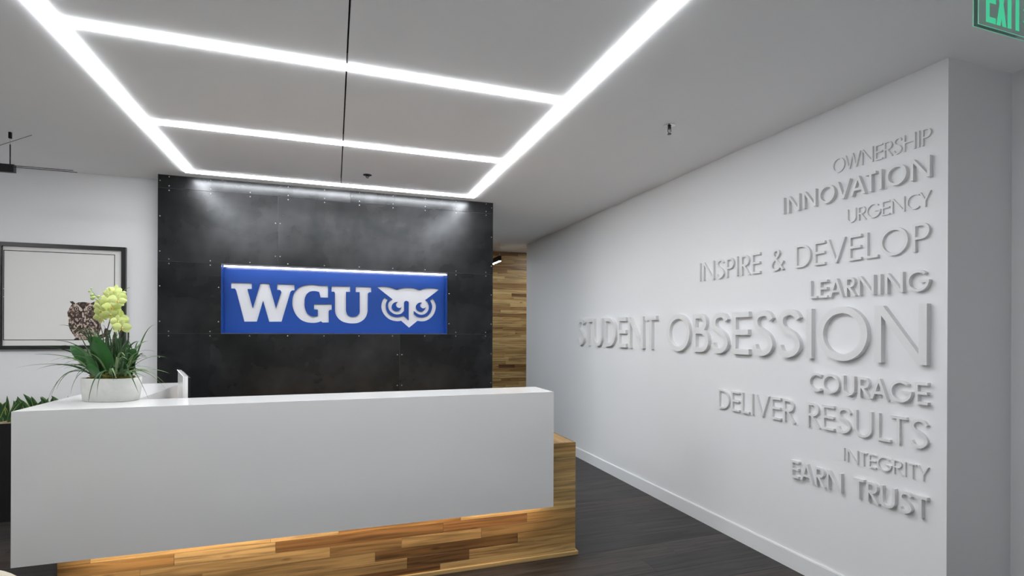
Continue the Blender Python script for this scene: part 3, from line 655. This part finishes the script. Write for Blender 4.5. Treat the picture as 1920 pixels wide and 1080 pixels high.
el([rr(x, x + LW, LZ, LZ + LH), rr(x + LW, x + .049, LZ, LZ + .019), rr(x + LW, x + .049, LZ + .067, LZ + .086), rr(x + LW, x + .049, LZ + LH - .019, LZ + LH)], 'green letter E')
x += .054
el([[(x + a / 1000, LZ + LH * t) for a, t in ((0, 0), (19, 0), (25, .1935), (31, 0), (50, 0), (34.5, .5), (50, 1), (31, 1), (25, .8065), (19, 1), (0, 1), (15.5, .5))]], 'green letter X')
x += .058
el([rr(x, x + .0185, LZ, LZ + LH)], 'green letter I')
x += .030
el([rr(x + .0125, x + .0305, LZ, LZ + LH - .019), rr(x, x + .043, LZ + LH - .019, LZ + LH)], 'green letter T')
x += .052
ym = LZ + .058
el([[(x, ym + .022), (x + .012, ym + .022), (x + .030, ym), (x + .018, ym)], [(x + .018, ym), (x + .030, ym), (x + .012, ym - .022), (x, ym - .022)]], 'green chevron arrow pointing right')

# ------------------------------------------------------------------ black rod light on the left
pd = empty('rod_light', 'black linear hanging light with thin rods below the ceiling at the far left', 'light', (-2.003, 4.29, H))
link('canopy', B((-.007, .007, -.007, .007, -.040, 0)), M['black'], pd)
bm = bmesh.new(); tube(bm, [(0, 0, -.04), (0, 0, -.085)], .0015, 6); link('cord', bm, M['chrome'], pd)
bm = bmesh.new(); tube(bm, [(0, 0, -.080), (0, 0, -.213)], .0034, 8); link('stem', bm, M['black'], pd)
link('lamp_bar', B((-.62, .022, -.014, .014, -.262, -.211)), M['black'], pd)
link('end_cap', B((.022, .026, -.014, .014, -.262, -.211)), M['frame'], pd)
for yy, zz, xe in ((.010, -.213, .335), (-.010, -.228, .365)):
    bm = bmesh.new(); tube(bm, [(.026, yy, zz), (xe, yy, zz)], .0020, 6); link('rod', bm, M['black'], pd)
bm = bmesh.new(); tube(bm, [(.114, .0, -.004), (-.25, .02, -.183)], .0014, 6); link('stay_wire', bm, M['black'], pd)

# corridor pendant
pc = empty('pendant_light', 'slim black pendant bar with lit underside in front of the far wood wall', 'light', (2.398, 7.6, 2.9))
link('housing', B((-.018, .018, 0, 1.3, -.364, -.286)), M['black'], pc)
link('diffuser', B((-.015, .015, .004, 1.296, -.370, -.364)), M['led'], pc)
for yy in (.03, 1.2):
    bm = bmesh.new(); tube(bm, [(0, yy, -.286), (0, yy, 0)], .0015, 6); link('wire', bm, M['chrome'], pc)
    bm = bmesh.new(); tube(bm, [(0, yy, -.286), (0, yy, -.255)], .006, 8); link('wire_grip', bm, M['chrome'], pc)

# ------------------------------------------------------------------ leaves and flowers
def strip(bm, pts, widths, side, fold=.15, uvl=None, nseg=2):
    """ribbon along pts; side = sideways direction; slight V fold and thickness from two faces"""
    pts = [Vector(p) for p in pts]; rows = []
    n = len(pts)
    for i, p in enumerate(pts):
        t = (pts[min(i + 1, n - 1)] - pts[max(i - 1, 0)]).normalized(); s = (side - t * side.dot(t)).normalized(); nm = t.cross(s)
        rows.append([bm.verts.new(p + s * widths[i] * (k / nseg - .5) + nm * widths[i] * fold * abs(k / nseg - .5) * 2) for k in range(nseg + 1)])
    for i in range(n - 1):
        for k in range(nseg):
            f = bm.faces.new((rows[i][k], rows[i][k + 1], rows[i + 1][k + 1], rows[i + 1][k]))
            if uvl:
                for l, (u, v) in zip(f.loops, ((k / nseg, i / (n - 1)), ((k + 1) / nseg, i / (n - 1)), ((k + 1) / nseg, (i + 1) / (n - 1)), (k / nseg, (i + 1) / (n - 1)))): l[uvl].uv = (u, v)
def bez(p0, p1, p2, n):
    return [p0 * (1 - t) ** 2 + p1 * 2 * t * (1 - t) + p2 * t * t for t in [i / n for i in range(n + 1)]]

# planter with snake plants
PLX0, PLX1, PLY0, PLY1, PLZ = -3.3, -1.62, 5.0, 5.19, .745
pt = empty('planter', 'long black floor planter filled with variegated snake plants behind the desk', 'planter', (-2.4, 5.1, 0))
def pb(name, bs, mat): return link(name, B(*[(a + 2.4, b_ + 2.4, c - 5.1, d - 5.1, e, f) for a, b_, c, d, e, f in bs]), mat, pt)
pb('planter_box', [(PLX0, PLX1, PLY0, PLY0 + .012, 0, PLZ), (PLX0, PLX1, PLY1 - .012, PLY1, 0, PLZ), (PLX0, PLX0 + .012, PLY0 + .012, PLY1 - .012, 0, PLZ), (PLX1 - .012, PLX1, PLY0 + .012, PLY1 - .012, 0, PLZ), (PLX0 + .012, PLX1 - .012, PLY0 + .012, PLY1 - .012, .6, PLZ - .03)], M['planter'])
bm = bmesh.new(); bmesh.ops.create_grid(bm, x_segments=90, y_segments=12, size=1)
for v in bm.verts:
    v.co = Vector(((PLX0 + PLX1) / 2 + 2.4 + v.co.x * (PLX1 - PLX0 - .026) / 2, v.co.y * (PLY1 - PLY0 - .026) / 2, PLZ - .004 + .016 * noise.noise((v.co.x * 30, v.co.y * 4, 1)) + .012 * (1 - v.co.y ** 2)))
link('mulch', bm, M['mulch'], pt, 'stuff')
rs = random.Random(5)
def snake(x, y, h_, wd, lean, tw, ly=0):
    bm = bmesh.new(); uvl = bm.loops.layers.uv.new('UVMap')
    p0 = Vector((x + 2.4, y - 5.1, PLZ - .02)); p2 = p0 + Vector((lean * h_, ly * h_, h_)); p1 = p0 + Vector((lean * h_ * .15, ly * h_ * .2, h_ * .55))
    P = bez(p0, p1, p2, 9); w_ = [wd * f_ for f_ in (.5, .72, .9, 1, 1, .95, .84, .65, .38, .02)]
    strip(bm, P, w_, Vector((math.cos(tw), math.sin(tw), 0)), .28, uvl, 8)
    link('leaf', bm, M['snake'], pt, smooth=True)
X_ = -3.2
while X_ < -1.66:
    for q in range(3):
        snake(X_ + rs.uniform(-.03, .03), rs.uniform(5.04, 5.13), rs.uniform(.17, .235), rs.uniform(.038, .062), rs.uniform(-.45, .45), rs.uniform(-.7, .7), rs.uniform(-.2, .02))
    X_ += .062

# orchid arrangement on the counter
PC = Vector((-1.115, 3.315, DT)); PS = 1.0
orc = empty('potted_orchid', 'lime orchid arrangement with arching grass in a whitewashed oval pot on the counter', 'plant', PC, None, R(-25))
bm = bmesh.new(); lathe(bm, [(.135, .0), (.142, .004), (.150, .06), (.153, .117), (.150, .121), (.143, .121), (.140, .105)], 48, sx=.94, sy=.60, power=2.6); link('pot', bm, M['pot'], orc, smooth=False)
for f in orc.children[0].data.polygons: f.use_smooth = len(f.vertices) == 4
bm = bmesh.new(); bmesh.ops.create_icosphere(bm, subdivisions=5, radius=1)
for v in bm.verts:
    n_ = 1 + .25 * noise.noise(v.co * 5) + .25 * noise.noise(v.co * 13)
    v.co = Vector((v.co.x * .116 * n_, v.co.y * .066 * n_, .112 + v.co.z * .038 * n_))
link('moss', bm, M['moss'], orc, smooth=True)
# local frame of the plant: u = sideways, v = away, z up (above the counter)
def LP(px, py, v=0.0): return Vector(((px - 212) / 354 * 1.0, v, (755 - py) / 354 * .985 - .003))
rb = random.Random(9)
def blade(px0, px1, py1, arch=.5, v0=None, v1=None, wd=.010, mat='blade', midy=None, py0=706):
    v0 = rb.uniform(-.04, .04) if v0 is None else v0; v1 = (-.13 if py1 > 700 else v0 + rb.uniform(-.1, .08)) if v1 is None else v1
    a, c = LP(px0, py0, v0), LP(px1, py1, v1)
    b_ = a.lerp(c, .5); b_.z = max(a.z, c.z) + arch * .12 if midy is None else LP(0, midy).z
    b_ = Vector((a.x + (c.x - a.x) * .42, b_.y, b_.z))
    if v1 < -.1 and py1 > 700: b_ = Vector((a.x * .4 + c.x * .6, -.125, .225))
    n = 12; P = bez(a, b_, c, n); P = [Vector((p.x, p.y, max(p.z, .007))) for p in P]; w_ = [wd * 1.25 * (.6 + .4 * math.sin(math.pi * min(1, i / n * 1.3 + .15))) * (1 - (i / n) ** 3) + .0006 for i in range(n + 1)]
    ang = rb.uniform(-.6, .6); bm = bmesh.new(); strip(bm, P, w_, Vector((math.cos(ang), math.sin(ang), .3 if abs(c.x - a.x) > .15 else 0)), .25)
    link('grass_blade', bm, M[mat], orc, smooth=True)
for (x0, x1, y1, ar, mt_, wd) in (
    (195, 106, 641, .1, 'blade', .012), (190, 68, 652, .15, 'blade', .008), (190, 72, 667, .1, 'blade_pale', .006), (188, 44, 692, .45, 'blade_pale', .005), (190, 110, 676, .25, 'blade', .013),
    (185, 125, 764, .15, 'blade', .007), (188, 135, 745, .05, 'blade', .006), (192, 147, 729, -.1, 'blade', .007), (200, 175, 737, 0, 'blade', .008), (200, 125, 611, .1, 'blade', .011), (205, 135, 618, .15, 'blade_pale', .012),
    (200, 160, 612, 0, 'blade', .012), (205, 174, 607, 0, 'blade', .011), (210, 188, 603, 0, 'blade', .012), (215, 200, 610, 0, 'blade', .012), (232, 226, 600, 0, 'blade', .013),
    (225, 247, 636, .05, 'blade', .013), (235, 255, 606, 0, 'blade', .014), (240, 262, 632, 0, 'blade', .010), (238, 272, 651, .05, 'blade', .009), (230, 330, 670, .25, 'blade_pale', .005),
    (235, 310, 660, .35, 'blade_pale', .005), (235, 300, 672, .25, 'blade', .009), (240, 359, 715, .42, 'blade_pale', .005), (240, 361, 725, .40, 'blade_pale', .005), (240, 327, 742, .55, 'blade', .005), (245, 308, 733, .25, 'blade', .012),
    (232, 290, 668, .1, 'blade', .010), (236, 316, 690, .25, 'blade_pale', .005), (225, 210, 758, .15, 'blade', .009), (232, 227, 742, .1, 'blade', .011), (205, 180, 700, .3, 'blade', .010),
    (198, 180, 620, 0, 'blade', .012), (220, 214, 628, 0, 'blade', .013), (228, 236, 616, 0, 'blade', .012), (244, 268, 680, .2, 'blade', .010), (196, 150, 660, .2, 'blade', .011),
    (205, 165, 640, 0, 'blade', .012), (222, 245, 660, .1, 'blade', .012), (215, 236, 648, 0, 'blade', .012), (200, 130, 690, .35, 'blade', .008), (190, 95, 690, .3, 'blade_pale', .007), (238, 300, 700, .3, 'blade', .008), (242, 338, 700, .35, 'blade_pale', .005)):
    blade(x0, x1, y1, ar, None, None, wd, mt_)
for k in range(44):
    x0 = rb.uniform(180, 250); blade(x0, x0 + (x0 - 212) * .6 + rb.uniform(-26, 26), rb.uniform(608, 668), rb.uniform(0, .12), None, None, rb.uniform(.009, .015), 'blade' if rb.random() < .9 else 'blade_pale')
for k in range(40):              # arching outwards, low, many towards the front
    x0 = rb.uniform(180, 248); s_ = 1 if x0 > 214 else -1
    blade(x0, x0 + s_ * rb.uniform(25, 75), rb.uniform(650, 712), rb.uniform(.2, .6), rb.uniform(-.05, .0), rb.uniform(-.15, .02), rb.uniform(.005, .012), 'blade' if rb.random() < .65 else 'blade_pale')
# broad orchid leaves
def broad(px0, py0, px1, py1, wd, v0, v1, ang, bend=.03):
    a, c = LP(px0, py0, v0), LP(px1, py1, v1); b_ = a.lerp(c, .5) + Vector((0, -.02, bend)); n = 12; P = bez(a, b_, c, n)
    w_ = [wd * math.sin(math.pi * (.10 + .88 * i / n)) ** .55 for i in range(n + 1)]; w_[-1] = wd * .12
    bm = bmesh.new(); strip(bm, P, w_, Vector((math.cos(ang), math.sin(ang), 0)), .12, None, 6); link('broad_leaf', bm, M['broad'], orc, smooth=True)
broad(216, 716, 194, 632, .110, -.02, -.06, .1, .02); broad(192, 700, 142, 650, .062, -.02, -.04, .4, .02); broad(224, 712, 210, 634, .085, .02, .03, -.2)
broad(205, 716, 182, 664, .045, -.05, -.07, 0); broad(246, 704, 254, 640, .040, -.02, -.03, -.3); broad(244, 694, 272, 657, .052, -.01, -.03, .2); broad(212, 716, 196, 684, .045, -.06, -.10, .3); broad(232, 710, 236, 650, .05, .02, .03, .3)
# stems
def stem(P, r0=.0028, mat='stem', name='flower_stem'):
    bm = bmesh.new(); P = crom3([LP(*p) for p in P]); tube(bm, P, [r0 * (1 - .45 * i / (len(P) - 1)) for i in range(len(P))], 6); link(name, bm, M[mat], orc, smooth=True)
def crom3(P, n=5):
    out = []; Q = [P[0]] + P + [P[-1]]
    for i in range(1, len(Q) - 2):
        p0, p1, p2, p3 = Q[i - 1:i + 3]
        for k in range(n):
            t = k / n; out.append(.5 * (2 * p1 + (p2 - p0) * t + (2 * p0 - 5 * p1 + 4 * p2 - p3) * t * t + (3 * p1 - p0 - 3 * p2 + p3) * t ** 3))
    return out + [P[-1]]
stem([(202, 710, 0), (196, 640, .01), (205, 600, .01), (214, 575, 0), (195, 566, -.01), (182, 562, -.01)]); stem([(212, 710, .01), (213, 640, .01), (214, 600, .02), (222, 570, .02), (232, 558, .02)], .0035)
stem([(230, 710, .0), (229, 640, .0), (230, 600, .01), (240, 575, .0), (236, 560, .0), (228, 552, 0)], .004); stem([(246, 710, .0), (246, 650, .0), (246, 615, .0), (240, 600, -.01)], .003)
stem([(202, 566, -.01), (188, 560, -.01), (180, 552, -.01), (172, 543, -.01)], .0018, 'greenstem', 'bud_stem'); stem([(228, 556, 0), (234, 548, 0), (240, 542, 0), (248, 539, 0)], .0018, 'greenstem', 'bud_stem')
for x, y_, r_ in ((169, 546, .0065), (176, 559, .012), (175, 553, .010), (187, 556, .008), (240, 549, .010), (173, 541, .005)):
    bm = bmesh.new(); bmesh.ops.create_uvsphere(bm, u_segments=12, v_segments=8, radius=r_); bmesh.ops.scale(bm, vec=(1.15, .9, .85), verts=bm.verts[:])
    o = link('bud', bm, M['bud'], orc, smooth=True); o.location = LP(x, y_, -.01); o.rotation_euler = (0, rb.uniform(-.6, .6), 0)
def petal_(bm, ang, ln, wd, cup, z0=0):
    n, mseg = 7, 6; d = Vector((math.cos(ang), 0, math.sin(ang))); s = Vector((-math.sin(ang), 0, math.cos(ang))); rows_ = []
    for i in range(n + 1):
        t = i / n; ww_ = wd * (math.sin(math.pi * (.06 + .90 * t ** .8)) ** .6)
        rows_.append([bm.verts.new(d * (.004 + ln * t) + s * ww_ * (k / mseg - .5) + Vector((0, z0 + cup * (t * t) * ln + .25 * ww_ * abs(k / mseg - .5) ** 2 * 2 - .010 * t, 0))) for k in range(mseg + 1)])
    for i in range(n):
        for k in range(mseg): bm.faces.new((rows_[i][k], rows_[i][k + 1], rows_[i + 1][k + 1], rows_[i + 1][k]))
def flower(px, py, r_, yaw_=0, tilt=0, v=-.03):
    r_ *= .9
    bm = bmesh.new(); rl = rb.uniform(-.25, .25)
    for a in (90, 215, 325): petal_(bm, R(a) + rl, r_ * .98, r_ * .72, .12, .003)
    for a in (12, 168): petal_(bm, R(a) + rl, r_ * 1.02, r_ * 1.15, .10, -.002)
    o = link('flower', bm, M['petal'], orc, smooth=True); o.location = LP(px + 4, py, v); o.rotation_euler = (tilt, rb.uniform(-.2, .2), yaw_ + .1)
    bm = bmesh.new(); bmesh.ops.create_uvsphere(bm, u_segments=10, v_segments=8, radius=r_ * .15); bmesh.ops.scale(bm, vec=(.9, .9, 1.0), verts=bm.verts[:])
    q_ = link('lip', bm, M['petal_c'], o, smooth=True); q_.location = (0, -r_ * .14, -r_ * .16)
    bm = bmesh.new(); bmesh.ops.create_uvsphere(bm, u_segments=8, v_segments=6, radius=r_ * .11); q_ = link('column', bm, M['petal'], o, smooth=True); q_.location = (0, -r_ * .22, r_ * .02)
for f in ((217, 547, .040, .1, -.3), (233, 561, .042, .5, .1), (198, 562, .040, -.4, -.4), (211, 565, .038, .1, .2), (188, 573, .040, -.6, .1), (219, 577, .048, .2, 0), (190, 596, .050, -.7, .3),
          (205, 583, .036, -.2, .5), (230, 600, .052, .1, .1), (244, 615, .040, .8, .2), (209, 552, .034, -.3, 0), (240, 566, .034, .6, .0), (196, 574, .036, -.2, .3), (222, 590, .036, .3, .5), (238, 604, .036, 1.0, .2), (205, 596, .034, -.1, .6)):
    flower(*f, v=rb.uniform(-.06, .0))

# ------------------------------------------------------------------ lounge chair at the lower left corner
ch = empty('lounge_chair', 'beige upholstered rounded lounge chair cut off by the lower left corner', 'chair', (-1.288, 1.962, 0))
bm = bmesh.new(); n = 40; rings = []
prof = [(.37, .14), (.40, .20), (.405, .55), (.395, .61), (.365, .640), (.335, .62), (.325, .56), (.32, .42)]
for r_, z_ in prof: rings.append([bm.verts.new((r_ * math.cos(a), r_ * math.sin(a), z_)) for a in [R(-60) + R(300) * k / n for k in range(n + 1)]])
for a, b_ in zip(rings, rings[1:]):
    for k in range(n): bm.faces.new((a[k], a[k + 1], b_[k + 1], b_[k]))
link('backrest', bm, M['fabric'], ch, smooth=True)
bm = bmesh.new(); lathe(bm, [(.28, .16), (.318, .19), (.318, .40), (.30, .43), (.24, .445)], 36); link('seat', bm, M['fabric'], ch, smooth=True)
for a in (45, 135, 225, 315):
    bm = bmesh.new(); tube(bm, [(.26 * math.cos(R(a)), .26 * math.sin(R(a)), .165), (.28 * math.cos(R(a)), .28 * math.sin(R(a)), 0)], [.018, .012], 10); link('leg', bm, M['plank'], ch)

# unseen pale rug added to bounce light upwards (below and behind the viewpoint)
rg = empty('area_rug', 'large pale woven rug of the waiting area, outside the frame', 'rug', (-.6, -.6, 0))
bm = B((-2.2, 2.4, -1.9, 1.75, .001, .012)); bmesh.ops.bevel(bm, geom=bm.edges[:], offset=.004, segments=1, affect='EDGES'); link('rug_pile', bm, M['rug'], rg)
